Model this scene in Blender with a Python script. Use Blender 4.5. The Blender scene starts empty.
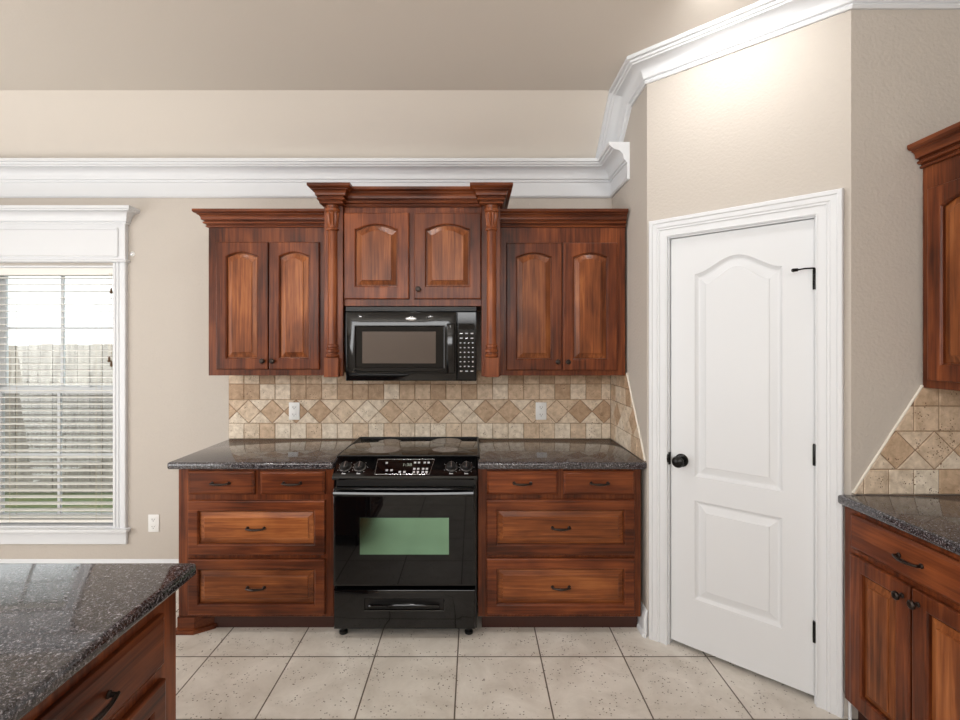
import bpy, bmesh, math, random
from mathutils import Vector, Matrix
R = math.radians
random.seed(7)
SC = bpy.context.scene
COL = SC.collection

# ------------------------------------------------------------------ camera
F, VX, VY, EYE = 495.0, 474.0, 345.0, 1.54
cam = bpy.data.cameras.new('camera'); cam.sensor_width = 36.0
cam.lens = F / 960 * 36.0
cam.shift_x = (480 - VX) / 960
cam.shift_y = -(360 - VY) / 960
cam.clip_start = 0.02
cam_o = bpy.data.objects.new('camera', cam); COL.objects.link(cam_o)
cam_o.location = (0, 0, EYE); cam_o.rotation_euler = (R(90), 0, 0)
SC.camera = cam_o
# ------------------------------------------------------------------ exposure, world, lights
SC.view_settings.view_transform = 'Standard'
SC.view_settings.look = 'None'
SC.view_settings.gamma = 1.0
SC.view_settings.use_curve_mapping = False
SC.view_settings.exposure = 0.0
W = bpy.data.worlds.new('world'); SC.world = W; W.use_nodes = True
W.node_tree.nodes['Background'].inputs[0].default_value = (0.93, 0.96, 1.0, 1)
W.node_tree.nodes['Background'].inputs[1].default_value = 2.3

def lamp(name, kind, loc, rot, power, color=(1, 1, 1), size=0.2, size_y=None, spot=None, blend=1.0):
    l = bpy.data.lights.new(name, kind); l.energy = power; l.color = color
    if kind == 'AREA':
        l.size = size
        if size_y: l.shape = 'RECTANGLE'; l.size_y = size_y
        else: l.shape = 'DISK'
    if kind == 'SPOT':
        l.spot_size = R(spot); l.spot_blend = blend; l.shadow_soft_size = size
    o = bpy.data.objects.new(name, l); COL.objects.link(o)
    o.location = loc; o.rotation_euler = rot
    return o
WARM = (1.0, 0.98, 0.95)
COOL = (0.965, 0.985, 1.0)
lamp('rear_fill', 'AREA', (-1.3, -3.1, 2.4), (R(120), 0, 0), 112, COOL, 4.4, 1.0)  # unseen fill added behind the camera, tilted up to brighten the ceiling
lamp('left_daylight', 'AREA', (-4.45, -0.1, 1.5), (R(99), 0, R(-90)), 118, COOL, 4.2, 2.6)
for x, y in ((-1.9, 1.7), (-0.55, 1.9), (-1.9, -0.6), (-0.4, -0.6)):
    lamp('can_light', 'AREA', (x, y, 3.02), (0, 0, 0), 7, WARM, 0.16)
lamp('pantry_can_light', 'SPOT', (0.91, 1.97, 2.98), (R(52), 0, R(-41)), 15, (1, .99, .97), 0.06, spot=155)
lamp('sun', 'SUN', (0, -4, 12), (R(28), 0, 0), 5.0, (1, .97, .92), 0.02).data.angle = 0.02

# ------------------------------------------------------------------ material helpers
def mat(name, base=(0.8, 0.8, 0.8), rough=0.5, metal=0.0, spec=0.5, coat=0.0):
    m = bpy.data.materials.new(name); m.use_nodes = True
    b = m.node_tree.nodes['Principled BSDF']
    b.inputs['Base Color'].default_value = (*base, 1)
    b.inputs['Roughness'].default_value = rough
    b.inputs['Metallic'].default_value = metal
    b.inputs['Specular IOR Level'].default_value = spec
    b.inputs['Coat Weight'].default_value = coat
    return m
def nd(m, t, **kw):
    n = m.node_tree.nodes.new(t)
    for k, v in kw.items():
        if k in n.inputs: n.inputs[k].default_value = v
        else: setattr(n, k, v)
    return n
def ln(m, a, b): m.node_tree.links.new(a, b)
def bsdf(m): return m.node_tree.nodes['Principled BSDF']
def srgb(r, g, b):
    f = lambda c: (c / 255 / 12.92) if c / 255 <= .04045 else ((c / 255 + .055) / 1.055) ** 2.4
    return (f(r), f(g), f(b))
def ramp(m, stops):
    n = m.node_tree.nodes.new('ShaderNodeValToRGB'); e = n.color_ramp.elements
    while len(e) < len(stops): e.new(0.5)
    for i, (p, c) in enumerate(stops): e[i].position = p; e[i].color = (*c, 1)
    return n
def mixc(m, fac, a, b, mode='MIX'):
    n = m.node_tree.nodes.new('ShaderNodeMix'); n.data_type = 'RGBA'; n.blend_type = mode
    for sock, v in ((0, fac), (6, a), (7, b)):
        if hasattr(v, 'links') or hasattr(v, 'is_output'): ln(m, v, n.inputs[sock])
        elif isinstance(v, tuple): n.inputs[sock].default_value = (*v, 1)
        else: n.inputs[sock].default_value = v
    return n.outputs[2]
def coords(m, scale=(1, 1, 1), loc=(0, 0, 0), rand=False, rot=(0, 0, 0)):
    tc = nd(m, 'ShaderNodeTexCoord'); mp = nd(m, 'ShaderNodeMapping')
    mp.inputs['Scale'].default_value = scale; mp.inputs['Location'].default_value = loc; mp.inputs['Rotation'].default_value = rot
    src = tc.outputs['Object']
    if rand:
        oi = nd(m, 'ShaderNodeObjectInfo')
        ad = nd(m, 'ShaderNodeVectorMath', operation='MULTIPLY_ADD')
        cx = nd(m, 'ShaderNodeCombineXYZ')
        for i in range(3): ln(m, oi.outputs['Random'], cx.inputs[i])
        ln(m, cx.outputs[0], ad.inputs[0]); ad.inputs[1].default_value = (7.3, 11.1, 5.7)
        ln(m, src, ad.inputs[2]); src = ad.outputs[0]
    ln(m, src, mp.inputs[0])
    return mp.outputs[0]
def bump(m, h, strength, dist=0.002):
    b = nd(m, 'ShaderNodeBump'); b.inputs['Strength'].default_value = strength; b.inputs['Distance'].default_value = dist
    ln(m, h, b.inputs['Height']); ln(m, b.outputs[0], bsdf(m).inputs['Normal'])
def noise(m, vec, scale, detail=3, rough=0.5, dist=0.0):
    n = nd(m, 'ShaderNodeTexNoise'); n.inputs['Scale'].default_value = scale; n.inputs['Detail'].default_value = detail
    n.inputs['Roughness'].default_value = rough; n.inputs['Distortion'].default_value = dist
    ln(m, vec, n.inputs['Vector']); return n

def paint(name, col, tex=0.25):
    m = mat(name, col, 0.75, spec=0.2)
    v = coords(m); n = noise(m, v, 70, 2)
    bump(m, n.outputs[0], tex, 0.004)
    return m
M_WALL = paint('beige_paint', srgb(200, 192, 183), 0.6)
M_CEIL = paint('beige_paint_lightened', srgb(229, 221, 211), 0.12)  # wall beige, lightened in the colour to make up for missing ceiling light
M_TRIM = mat('white_trim_paint', srgb(226, 228, 231), 0.4)
M_DOOR = mat('white_door_paint', srgb(226, 228, 231), 0.4)
v = coords(M_DOOR, (60, 60, 3)); n = noise(M_DOOR, v, 2.0, 3, .6, 1.2); bump(M_DOOR, n.outputs[0], 0.10, 0.002)

def wood(name, axis, dark, mid, light, rough=0.3):
    m = mat(name, mid, rough, spec=0.3)
    s = (60, 60, 2.4) if axis == 'z' else (2.4, 60, 60)
    v = coords(m, s, rand=True)
    g = noise(m, v, 1.0, 6, .62, 0.6)
    v2 = coords(m, (3.0, 3.0, 1.1) if axis == 'z' else (1.1, 3.0, 3.0), rand=True)
    blot = noise(m, v2, 2.4, 3, .5, 0.4)
    r = ramp(m, [(0.28, dark), (0.5, mid), (0.74, light)])
    ad = nd(m, 'ShaderNodeMath', operation='MULTIPLY_ADD')
    ln(m, blot.outputs[0], ad.inputs[0]); ad.inputs[1].default_value = 0.75
    sb = nd(m, 'ShaderNodeMath', operation='MULTIPLY_ADD'); ln(m, g.outputs[0], sb.inputs[0]); sb.inputs[1].default_value = 0.85; sb.inputs[2].default_value = -0.29
    ln(m, sb.outputs[0], ad.inputs[2]); ln(m, ad.outputs[0], r.inputs[0])
    oi = nd(m, 'ShaderNodeObjectInfo')
    hv = nd(m, 'ShaderNodeHueSaturation')
    mr = nd(m, 'ShaderNodeMapRange'); ln(m, oi.outputs['Random'], mr.inputs[0]); mr.inputs[3].default_value = 0.86; mr.inputs[4].default_value = 1.12
    ln(m, mr.outputs[0], hv.inputs['Value']); ln(m, r.outputs[0], hv.inputs['Color'])
    ln(m, hv.outputs[0], bsdf(m).inputs['Base Color'])
    bump(m, g.outputs[0], 0.05, 0.001)
    return m
FR = (srgb(56, 25, 13), srgb(100, 49, 26), srgb(140, 76, 41))
PN = (srgb(82, 41, 21), srgb(130, 72, 38), srgb(170, 104, 58))
M_WV = wood('stained_wood', 'z', *FR)
M_WH = wood('stained_wood_across', 'x', *FR)
M_PV = wood('stained_wood_panel', 'z', *PN)
M_PH = wood('stained_wood_panel_across', 'x', *PN)
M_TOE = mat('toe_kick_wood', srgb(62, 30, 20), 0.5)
M_COLW = wood('column_wood', 'z', srgb(92, 45, 26), srgb(132, 72, 40), srgb(165, 98, 56))

def granite():
    m = mat('speckled_granite', (0.03, 0.03, 0.03), 0.06, spec=0.8)
    v = coords(m)
    a = noise(m, v, 150, 4, .65, .4); b = noise(m, v, 80, 3, .6, 1.0); c = noise(m, v, 340, 2, .5)
    r1 = ramp(m, [(0.36, srgb(22, 21, 24)), (0.49, srgb(50, 48, 51)), (0.58, srgb(92, 88, 92)), (0.68, srgb(165, 162, 168))])
    ln(m, a.outputs[0], r1.inputs[0])
    r2 = ramp(m, [(0.55, (0, 0, 0)), (0.66, (1, 1, 1))]); ln(m, b.outputs[0], r2.inputs[0])
    c1 = mixc(m, r2.outputs[0], r1.outputs[0], srgb(72, 62, 62))
    r3 = ramp(m, [(0.63, (0, 0, 0)), (0.72, (1, 1, 1))]); ln(m, c.outputs[0], r3.inputs[0])
    c2 = mixc(m, r3.outputs[0], c1, srgb(160, 157, 163))
    ln(m, c2, bsdf(m).inputs['Base Color'])
    return m
M_GRAN = granite()

def floor_mat():
    m = mat('stone_floor_tile', (0.6, 0.55, 0.5), 0.42, spec=0.4)
    v = coords(m, loc=(0.081, -2.446, 0))
    br = nd(m, 'ShaderNodeTexBrick'); br.offset = 0.0; br.squash = 1.0
    ln(m, v, br.inputs['Vector'])
    for k, x in (('Scale', 1.0), ('Mortar Size', 0.0036), ('Mortar Smooth', 0.15), ('Bias', 0.0), ('Brick Width', 0.41), ('Row Height', 0.41)):
        br.inputs[k].default_value = x
    br.inputs['Color1'].default_value = (*srgb(236, 231, 224), 1); br.inputs['Color2'].default_value = (*srgb(228, 222, 214), 1)
    br.inputs['Mortar'].default_value = (*srgb(112, 102, 92), 1)
    vv = coords(m)
    cl = noise(m, vv, 5.5, 6, .65, .5)
    r = ramp(m, [(0.3, srgb(208, 202, 194)), (0.7, srgb(255, 254, 252))]); ln(m, cl.outputs[0], r.inputs[0])
    c = mixc(m, 0.7, br.outputs['Color'], r.outputs[0], 'MULTIPLY')
    pit = nd(m, 'ShaderNodeTexVoronoi'); pit.inputs['Scale'].default_value = 62; pit.inputs['Randomness'].default_value = 1.0
    ln(m, vv, pit.inputs['Vector'])
    pr = ramp(m, [(0.16, (1, 1, 1)), (0.24, (0, 0, 0))]); ln(m, pit.outputs['Distance'], pr.inputs[0])
    zone = noise(m, coords(m, (1, 2.2, 1), rot=(0, 0, 0.4)), 6, 3, .6, .3)
    zr = ramp(m, [(0.46, (0, 0, 0)), (0.55, (1, 1, 1))]); ln(m, zone.outputs[0], zr.inputs[0])
    mu = nd(m, 'ShaderNodeMath', operation='MULTIPLY'); ln(m, pr.outputs[0], mu.inputs[0]); ln(m, zr.outputs[0], mu.inputs[1])
    c = mixc(m, mu.outputs[0], c, srgb(120, 106, 92))
    ln(m, c, bsdf(m).inputs['Base Color'])
    hh = nd(m, 'ShaderNodeMath', operation='ADD'); ln(m, br.outputs['Fac'], hh.inputs[0]); ln(m, mu.outputs[0], hh.inputs[1])
    iv = nd(m, 'ShaderNodeMath', operation='MULTIPLY'); ln(m, hh.outputs[0], iv.inputs[0]); iv.inputs[1].default_value = -1
    bump(m, iv.outputs[0], 0.5, 0.002)
    return m
M_FLOOR = floor_mat()

def tile_mat(name, cols, pitcol):
    m = mat(name, (0.6, 0.5, 0.4), 0.45, spec=0.35)
    at = nd(m, 'ShaderNodeAttribute', attribute_name='tint')
    r = ramp(m, cols); ln(m, at.outputs['Fac'], r.inputs[0])
    v = coords(m)
    n1 = noise(m, v, 28, 5, .65, .4)
    rr = ramp(m, [(0.3, srgb(196, 188, 178)), (0.68, (1, 1, 1))]); ln(m, n1.outputs[0], rr.inputs[0])
    c = mixc(m, 0.85, r.outputs[0], rr.outputs[0], 'MULTIPLY')
    pit = nd(m, 'ShaderNodeTexVoronoi'); pit.inputs['Scale'].default_value = 95; ln(m, v, pit.inputs['Vector'])
    pr = ramp(m, [(0.20, (1, 1, 1)), (0.30, (0, 0, 0))]); ln(m, pit.outputs['Distance'], pr.inputs[0])
    z = noise(m, v, 17, 3, .6, .3); zr = ramp(m, [(0.55, (0, 0, 0)), (0.62, (1, 1, 1))]); ln(m, z.outputs[0], zr.inputs[0])
    mu = nd(m, 'ShaderNodeMath', operation='MULTIPLY'); ln(m, pr.outputs[0], mu.inputs[0]); ln(m, zr.outputs[0], mu.inputs[1])
    c = mixc(m, mu.outputs[0], c, pitcol)
    ln(m, c, bsdf(m).inputs['Base Color'])
    iv = nd(m, 'ShaderNodeMath', operation='MULTIPLY'); ln(m, mu.outputs[0], iv.inputs[0]); iv.inputs[1].default_value = -1
    bump(m, iv.outputs[0], 0.5, 0.0015)
    return m
M_TILE = tile_mat('travertine_tile', [(0.0, srgb(250, 238, 220)), (0.4, srgb(238, 218, 194)), (0.75, srgb(220, 192, 163)), (1.0, srgb(198, 167, 137))], srgb(110, 80, 56))
M_GROUT = mat('tile_grout', srgb(150, 124, 100), 0.85)
M_CAULK = mat('edge_caulk', srgb(232, 226, 214), 0.6)

M_BLACK = mat('gloss_black_enamel', srgb(9, 9, 10), 0.09, spec=0.5)
M_GLASSBLK = mat('black_glass', srgb(6, 6, 7), 0.03, spec=0.42)
M_MATTE = mat('matte_black_plastic', srgb(14, 14, 15), 0.4)
M_OVENWIN = mat('tinted_oven_glass', srgb(136, 176, 150), 0.12, metal=1.0)
M_MWWIN = mat('microwave_window_glass', srgb(120, 114, 112), 0.06, metal=1.0)
M_STEEL = mat('brushed_silver', srgb(190, 190, 192), 0.25, metal=1.0)
M_LEGEND = mat('light_grey_legend', srgb(190, 190, 194), 0.5)
M_BURN = mat('burner_print_sheen', srgb(104, 100, 102), 0.15)  # ring print, its grey lightened to paint in glossy reflections
M_BRONZE = mat('dark_bronze', srgb(58, 50, 46), 0.32, metal=0.85)
M_KNOBBLK = mat('oil_black_metal', srgb(18, 17, 17), 0.22, metal=0.5)
M_PLATE = mat('white_plastic', srgb(240, 240, 238), 0.35)
M_SLOT = mat('dark_slot', srgb(60, 56, 52), 0.6)
M_BLIND = mat('white_blind_slat', srgb(240, 238, 232), 0.45)
M_CORD = mat('blind_cord', srgb(196, 180, 150), 0.7)
M_TASSEL = mat('brown_tassel_wood', srgb(92, 66, 40), 0.5)
M_DIGIT = mat('clock_digits', srgb(150, 160, 150), 0.4)

def glass_mat(name, tint, refl):
    m = bpy.data.materials.new(name); m.use_nodes = True
    t = m.node_tree; t.nodes.remove(t.nodes['Principled BSDF'])
    tr = t.nodes.new('ShaderNodeBsdfTransparent'); tr.inputs[0].default_value = (*tint, 1)
    gl = t.nodes.new('ShaderNodeBsdfGlossy'); gl.inputs['Roughness'].default_value = 0.01
    fr = t.nodes.new('ShaderNodeFresnel'); fr.inputs[0].default_value = refl
    mx = t.nodes.new('ShaderNodeMixShader')
    ln(m, fr.outputs[0], mx.inputs[0]); ln(m, tr.outputs[0], mx.inputs[1]); ln(m, gl.outputs[0], mx.inputs[2])
    ln(m, mx.outputs[0], t.nodes['Material Output'].inputs[0])
    return m
M_PANE = glass_mat('window_glass', (0.96, 0.98, 0.97), 1.35)
def screen_mat():
    m = bpy.data.materials.new('insect_screen'); m.use_nodes = True
    t = m.node_tree; p = t.nodes['Principled BSDF']; p.inputs['Base Color'].default_value = (0.05, 0.05, 0.05, 1); p.inputs['Roughness'].default_value = 0.8
    tr = t.nodes.new('ShaderNodeBsdfTransparent'); mx = t.nodes.new('ShaderNodeMixShader'); mx.inputs[0].default_value = 0.52
    ln(m, tr.outputs[0], mx.inputs[1]); ln(m, p.outputs[0], mx.inputs[2]); ln(m, mx.outputs[0], t.nodes['Material Output'].inputs[0])
    return m
M_SCREEN = screen_mat()
M_FENCE = mat('weathered_fence_wood', srgb(150, 140, 130), 0.85)
v = coords(M_FENCE, (9, 9, 0.9)); n = noise(M_FENCE, v, 2.0, 6, .7, .8)
r_ = ramp(M_FENCE, [(0.3, srgb(92, 84, 78)), (0.7, srgb(186, 178, 170))]); ln(M_FENCE, n.outputs[0], r_.inputs[0]); ln(M_FENCE, r_.outputs[0], bsdf(M_FENCE).inputs['Base Color'])
M_LAWN = mat('lawn_grass', srgb(100, 130, 60), 0.9)
v = coords(M_LAWN, (1, 3, 1)); n = noise(M_LAWN, v, 3.0, 6, .7)
r_ = ramp(M_LAWN, [(0.35, srgb(56, 88, 34)), (0.55, srgb(96, 108, 62)), (0.72, srgb(130, 114, 88))]); ln(M_LAWN, n.outputs[0], r_.inputs[0]); ln(M_LAWN, r_.outputs[0], bsdf(M_LAWN).inputs['Base Color'])

# ------------------------------------------------------------------ mesh helpers
def NB(): return bmesh.new()
def box(bm, x0, x1, y0, y1, z0, z1, bev=0.0, seg=1):
    x0, x1 = min(x0, x1), max(x0, x1); y0, y1 = min(y0, y1), max(y0, y1); z0, z1 = min(z0, z1), max(z0, z1)
    vs = [bm.verts.new(p) for p in ((x0, y0, z0), (x1, y0, z0), (x1, y1, z0), (x0, y1, z0), (x0, y0, z1), (x1, y0, z1), (x1, y1, z1), (x0, y1, z1))]
    fs = [bm.faces.new([vs[i] for i in q]) for q in ((3, 2, 1, 0), (4, 5, 6, 7), (0, 1, 5, 4), (1, 2, 6, 5), (2, 3, 7, 6), (3, 0, 4, 7))]
    if bev > 0:
        es = list({e for f in fs for e in f.edges})
        bmesh.ops.bevel(bm, geom=es, offset=bev, segments=seg, profile=0.5, affect='EDGES', clamp_overlap=True)
    return bm
def rings(bm, rs, cap0=True, cap1=True, closed=True):
    vr = [[bm.verts.new(p) for p in r] for r in rs]
    n = len(rs[0])
    for a, b in zip(vr, vr[1:]):
        for i in range(n if closed else n - 1):
            j = (i + 1) % n
            bm.faces.new((a[i], a[j], b[j], b[i]))
    if cap0: bm.faces.new(list(reversed(vr[0])))
    if cap1: bm.faces.new(vr[-1])
    return bm
def prism(bm, poly, axis, a0, a1):
    """poly of 2-D points swept along an axis: 'x' poly=(y,z); 'y' poly=(x,z); 'z' poly=(x,y)."""
    def P(p, a):
        return (a, p[0], p[1]) if axis == 'x' else ((p[0], a, p[1]) if axis == 'y' else (p[0], p[1], a))
    rings(bm, [[P(p, a0) for p in poly], [P(p, a1) for p in poly]])
    return bm
def lathe(bm, prof, origin=(0, 0, 0), axis=(0, 0, 1), seg=20, flute=None):
    """prof: list of (r, h) along axis"""
    ax = Vector(axis).normalized()
    u = ax.orthogonal().normalized(); w = ax.cross(u); o = Vector(origin)
    rs = []
    for k, (r, h) in enumerate(prof):
        ring = []
        for i in range(seg):
            a = 2 * math.pi * i / seg
            rr = max(r, 1e-5)
            if flute and flute[0] <= k <= flute[1] and i % 2: rr *= flute[2]
            ring.append(o + ax * h + (u * math.cos(a) + w * math.sin(a)) * rr)
        rs.append(ring)
    rings(bm, rs); return bm
def tube(bm, pts, r, seg=8, radii=None):
    pts = [Vector(p) for p in pts]; rs = []
    up = None
    for i, p in enumerate(pts):
        t = (pts[min(i + 1, len(pts) - 1)] - pts[max(i - 1, 0)]).normalized()
        if up is None: up = t.orthogonal().normalized()
        up = (up - t * up.dot(t)).normalized(); w = t.cross(up)
        rr = radii[i] if radii else r
        rs.append([p + (up * math.cos(2 * math.pi * k / seg) + w * math.sin(2 * math.pi * k / seg)) * rr for k in range(seg)])
    rings(bm, rs); return bm
def sweep(bm, path, frames, prof, cap=True, closed_prof=True):
    """mitred sweep. path: points; frames[i]=(out,up) for segment i; prof: (o,u) list."""
    P = [Vector(p) for p in path]; n = len(P)
    T = [(P[i + 1] - P[i]).normalized() for i in range(n - 1)]
    rs = []
    for i in range(n):
        k = min(i, n - 2)
        out, up = Vector(frames[k][0]).normalized(), Vector(frames[k][1]).normalized()
        t = T[k]
        m = t if i in (0, n - 1) else (T[i - 1] + T[i]).normalized()
        ring = []
        for o, u in prof:
            d = out * o + up * u
            s = -d.dot(m) / t.dot(m)
            ring.append(P[i] + d + t * s)
        rs.append(ring)
    rings(bm, rs, cap, cap, closed_prof); return bm
def obj(name, bm, m, parent=None, smooth=True, loc=None, rot=None, ang=32):
    bmesh.ops.recalc_face_normals(bm, faces=bm.faces)
    me = bpy.data.meshes.new(name); bm.to_mesh(me); bm.free()
    if smooth:
        for p in me.polygons: p.use_smooth = True
        me.set_sharp_from_angle(angle=R(ang))
    me.materials.append(m)
    o = bpy.data.objects.new(name, me); COL.objects.link(o)
    if parent: o.parent = parent
    if loc: o.location = loc
    if rot: o.rotation_euler = rot
    return o
def thing(name, label, cat, loc=(0, 0, 0), rz=0.0, group=None, kind=None):
    o = bpy.data.objects.new(name, None); COL.objects.link(o)
    o.location = loc; o.rotation_euler = (0, 0, rz); o.empty_display_size = 0.1
    if label: o['label'] = label
    if cat: o['category'] = cat
    if group: o['group'] = group
    if kind: o['kind'] = kind
    return o
def tag(o, label=None, cat=None, group=None, kind=None):
    if label: o['label'] = label
    if cat: o['category'] = cat
    if group: o['group'] = group
    if kind: o['kind'] = kind
    return o
def struct(name, bm, m, label=None, cat=None, smooth=False):
    o = obj(name, bm, m, smooth=smooth); o['kind'] = 'structure'
    if label: o['label'] = label
    if cat: o['category'] = cat
    return o

# ------------------------------------------------------------------ room shell
YB = 3.29                       # back wall
XP = 0.917                      # side of the pantry
P1 = Vector((XP, 2.625)); P2 = Vector((1.554, 2.04))
XR, XL, YN = 2.17, -4.6, -3.3
ZC, ZL, YK = 3.04, 2.735, 2.915 # flat ceiling, foot of the slope, kink
TH = 0.14
WX0, WX1, WZ0, WZ1 = -4.22, -2.385, 0.325, 2.068   # window opening

b = NB(); box(b, XL - .2, XR + .2, YN - .2, YB + TH, -0.1, 0.0)
struct('floor', b, M_FLOOR, 'pale stone floor laid in square tiles with dark grout', 'floor')
b = NB()
box(b, XL - .1, WX0, YB, YB + TH, 0, ZL + .05); box(b, WX1, XP + .1, YB, YB + TH, 0, ZL + .05)
box(b, WX0, WX1, YB, YB + TH, 0, WZ0); box(b, WX0, WX1, YB, YB + TH, WZ1, ZL + .05)
struct('wall_back', b, M_WALL, 'beige textured wall behind the range and the window', 'wall')
b = NB()
rings(b, [[(x, YB + TH, ZL - (TH) * 0.813), (x, YK, ZC), (x, YK, ZC + .1), (x, YB + TH, ZL + .1)] for x in (XL - .1, XR + .1)])
box(b, XL - .1, XR + .1, YN - .1, YK, ZC, ZC + .1)
struct('ceiling', b, M_CEIL, 'beige ceiling with a sloped strip along the back wall', 'ceiling')
b = NB(); box(b, XL - .1, XL, YN, YB, 0, ZC + .02); struct('wall_left', b, M_WALL, 'plain beige wall past the window', 'wall')
b = NB(); box(b, XL, XR, YN - .1, YN, 0, ZC + .02); struct('wall_rear', b, M_WALL, 'plain beige wall behind the camera', 'wall')
b = NB(); box(b, XR, XR + .1, YN, P2.y + .1, 0, ZC + .02); struct('wall_right', b, M_WALL, 'plain beige wall behind the side cabinets', 'wall')
b = NB()
prism(b, [(P1.x, YB + .02), (P1.x, P1.y), (P1.x + .07, P1.y + .065), (P1.x + .09, YB + .02)], 'z', 0, ZC + .02)
struct('wall_pantry_side', b, M_WALL, 'narrow beige wall between the back wall and the pantry door', 'wall')
b = NB(); prism(b, [(P2.x, P2.y), (XR + .1, P2.y), (XR + .1, P2.y + .1), (P2.x + .03, P2.y + .1), (P2.x - .02, P2.y + .06)], 'z', 0, ZC + .02)
struct('wall_pantry_front', b, M_WALL, 'beige wall beside the pantry door carrying the side tile', 'wall')
# diagonal pantry wall, in its own frame: local x along the wall, -y toward the room
DV = (P2 - P1); DL = DV.length; DT = math.atan2(DV.y, DV.x)
DX0, DX1, DZ1 = 0.118, 0.740, 2.088
b = NB()
box(b, 0, DX0 - .02, 0, .1, 0, ZC + .02); box(b, DX1 + .02, DL, 0, .1, 0, ZC + .02); box(b, DX0 - .02, DX1 + .02, 0, .1, DZ1 + .02, ZC + .02)
wd = struct('wall_pantry_diagonal', b, M_WALL, 'angled beige wall around and above the white pantry door', 'wall')
wd.location = (P1.x, P1.y, 0); wd.rotation_euler = (0, 0, DT)

# ------------------------------------------------------------------ white crown mouldings
def arc(o0, u0, o1, u1, n=6, concave=True):
    out = []
    for i in range(n + 1):
        a = math.pi / 2 * i / n
        out.append((o0 + (o1 - o0) * (1 - math.cos(a)), u0 + (u1 - u0) * math.sin(a)) if concave else (o0 + (o1 - o0) * math.sin(a), u0 + (u1 - u0) * (1 - math.cos(a))))
    return out
CP = [(0, 0), (.012, 0), (.020, .010), (.014, .020), (.014, .098), (.022, .100), (.024, .112), (.032, .114), (.036, .124)] + arc(.036, .128, .094, .178) + [(.098, .186), (.108, .188), (.112, .198), (.122, .200), (.122, .220), (0, .220)]
z0 = ZL - .218
b = NB()
sweep(b, [(XL, YB, z0), (XP, YB, z0), (XP, 2.915, z0)], [((0, -1, 0), (0, 0, 1)), ((-1, 0, 0), (0, 0, 1))], CP)
struct('trim_1', b, M_TRIM, 'white crown moulding along the top of the back wall', 'crown moulding', True)
UP = [(0, 0), (.010, 0), (.016, .010), (.012, .018), (.022, .022), (.026, .032)] + arc(.026, .034, .088, .082) + [(.092, .088), (.102, .090), (.106, .098), (.122, .100), (.122, .122), (0, .122)]
sl = Vector((0, YK - YB, ZC - ZL)).normalized(); slu = Vector((0, sl.z, -sl.y))
hz = .118
dn = Vector((P2.x - P1.x, P2.y - P1.y, 0)).normalized(); dno = Vector((dn.y, -dn.x, 0))
# foot line of the moulding: hz below the ceiling, measured square to it
yk = YK; zk = ZC - hz
tk = math.tan(0.5 * math.asin(sl.z))
path = [Vector((XP, YB, 0)), Vector((XP, YK - hz * tk, ZC - hz)), Vector((P1.x, P1.y, ZC - hz)), Vector((P2.x, P2.y, ZC - hz)), Vector((XR, P2.y, ZC - hz))]
path[0] = path[1] - sl * ((YB - .02 - path[1].y) / -sl.y)
b = NB()
sweep(b, path, [((-1, 0, 0), slu), ((-1, 0, 0), (0, 0, 1)), (dno, (0, 0, 1)), ((0, -1, 0), (0, 0, 1))], UP)
struct('trim_2', b, M_TRIM, 'white crown moulding climbing the ceiling slope and crossing above the pantry door', 'crown moulding', True)

# ------------------------------------------------------------------ baseboards
BP = [(0, 0), (.026, 0), (.024, .014), (.016, .02), (.016, .085), (.012, .094), (.010, .104), (.004, .116), (0, .118)]
b = NB(); sweep(b, [(XL, YB, 0), (-1.61, YB, 0)], [((0, -1, 0), (0, 0, 1))], BP)
struct('baseboard_back', b, M_TRIM, 'white baseboard under the window', 'baseboard', True)
b = NB(); e = P1 + (P2 - P1).normalized() * .006
sweep(b, [(XP, 2.72, 0), (P1.x, P1.y, 0), (e.x, e.y, 0)], [((-1, 0, 0), (0, 0, 1)), (dno, (0, 0, 1))], [(o * 1.15, u * 1.15) for o, u in BP])
struct('baseboard_pantry', b, M_TRIM, 'short white baseboard wrapping the corner between drawers and pantry door', 'baseboard', True)

# ------------------------------------------------------------------ pantry door
def outline(x0, x1, z0, z1, rise, n=14, ogee=False):
    pts = [(x0, z0), (x1, z0)]
    for i in range(n + 1):
        t = i / n
        f = max(0.0, 1 - ((2 * t - 1) / .92) ** 2) if not ogee else (math.sin(math.pi * min(1, max(0, (t - .0)))) ** 1.8)
        pts.append((x1 + (x0 - x1) * t, z1 - rise + rise * f))
    return pts
def ring_y(pts, y): return [(x, y, z) for x, z in pts]
def panel_frame(w, h, st, rb, rt, rise, th, n=14, ogee=False):
    b = NB(); O = lambda d: outline(d, w - d, d, h - d, 0, n)
    A = lambda d: outline(st + d, w - st - d, rb + d, h - rt - d, rise, n, ogee)
    rings(b, [ring_y(O(0), 0), ring_y(O(0), -(th - .005)), ring_y(O(.002), -(th - .0015)), ring_y(O(.006), -th), ring_y(A(0), -th), ring_y(A(.003), -th + .0015), ring_y(A(.005), -th + .005), ring_y(A(.007), -th + .006), ring_y(A(.008), -th + .018)], True, False)
    return b
def raised_panel(w, h, st, rb, rt, rise, th, slope=.024, n=14, ogee=False, lip=.010):
    b = NB(); A = lambda d: outline(st + d, w - st - d, rb + d, h - rt - d, rise, n, ogee)
    rings(b, [ring_y(A(.007), -th + .0165), ring_y(A(.0135), -th + .0165), ring_y(A(.0135), -th + .013), ring_y(A(.0135 + slope), -th + .0055), ring_y(A(.0135 + slope), -th + .0015), ring_y(A(.017 + slope), -th - .0005)], False, True)
    return b

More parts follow.
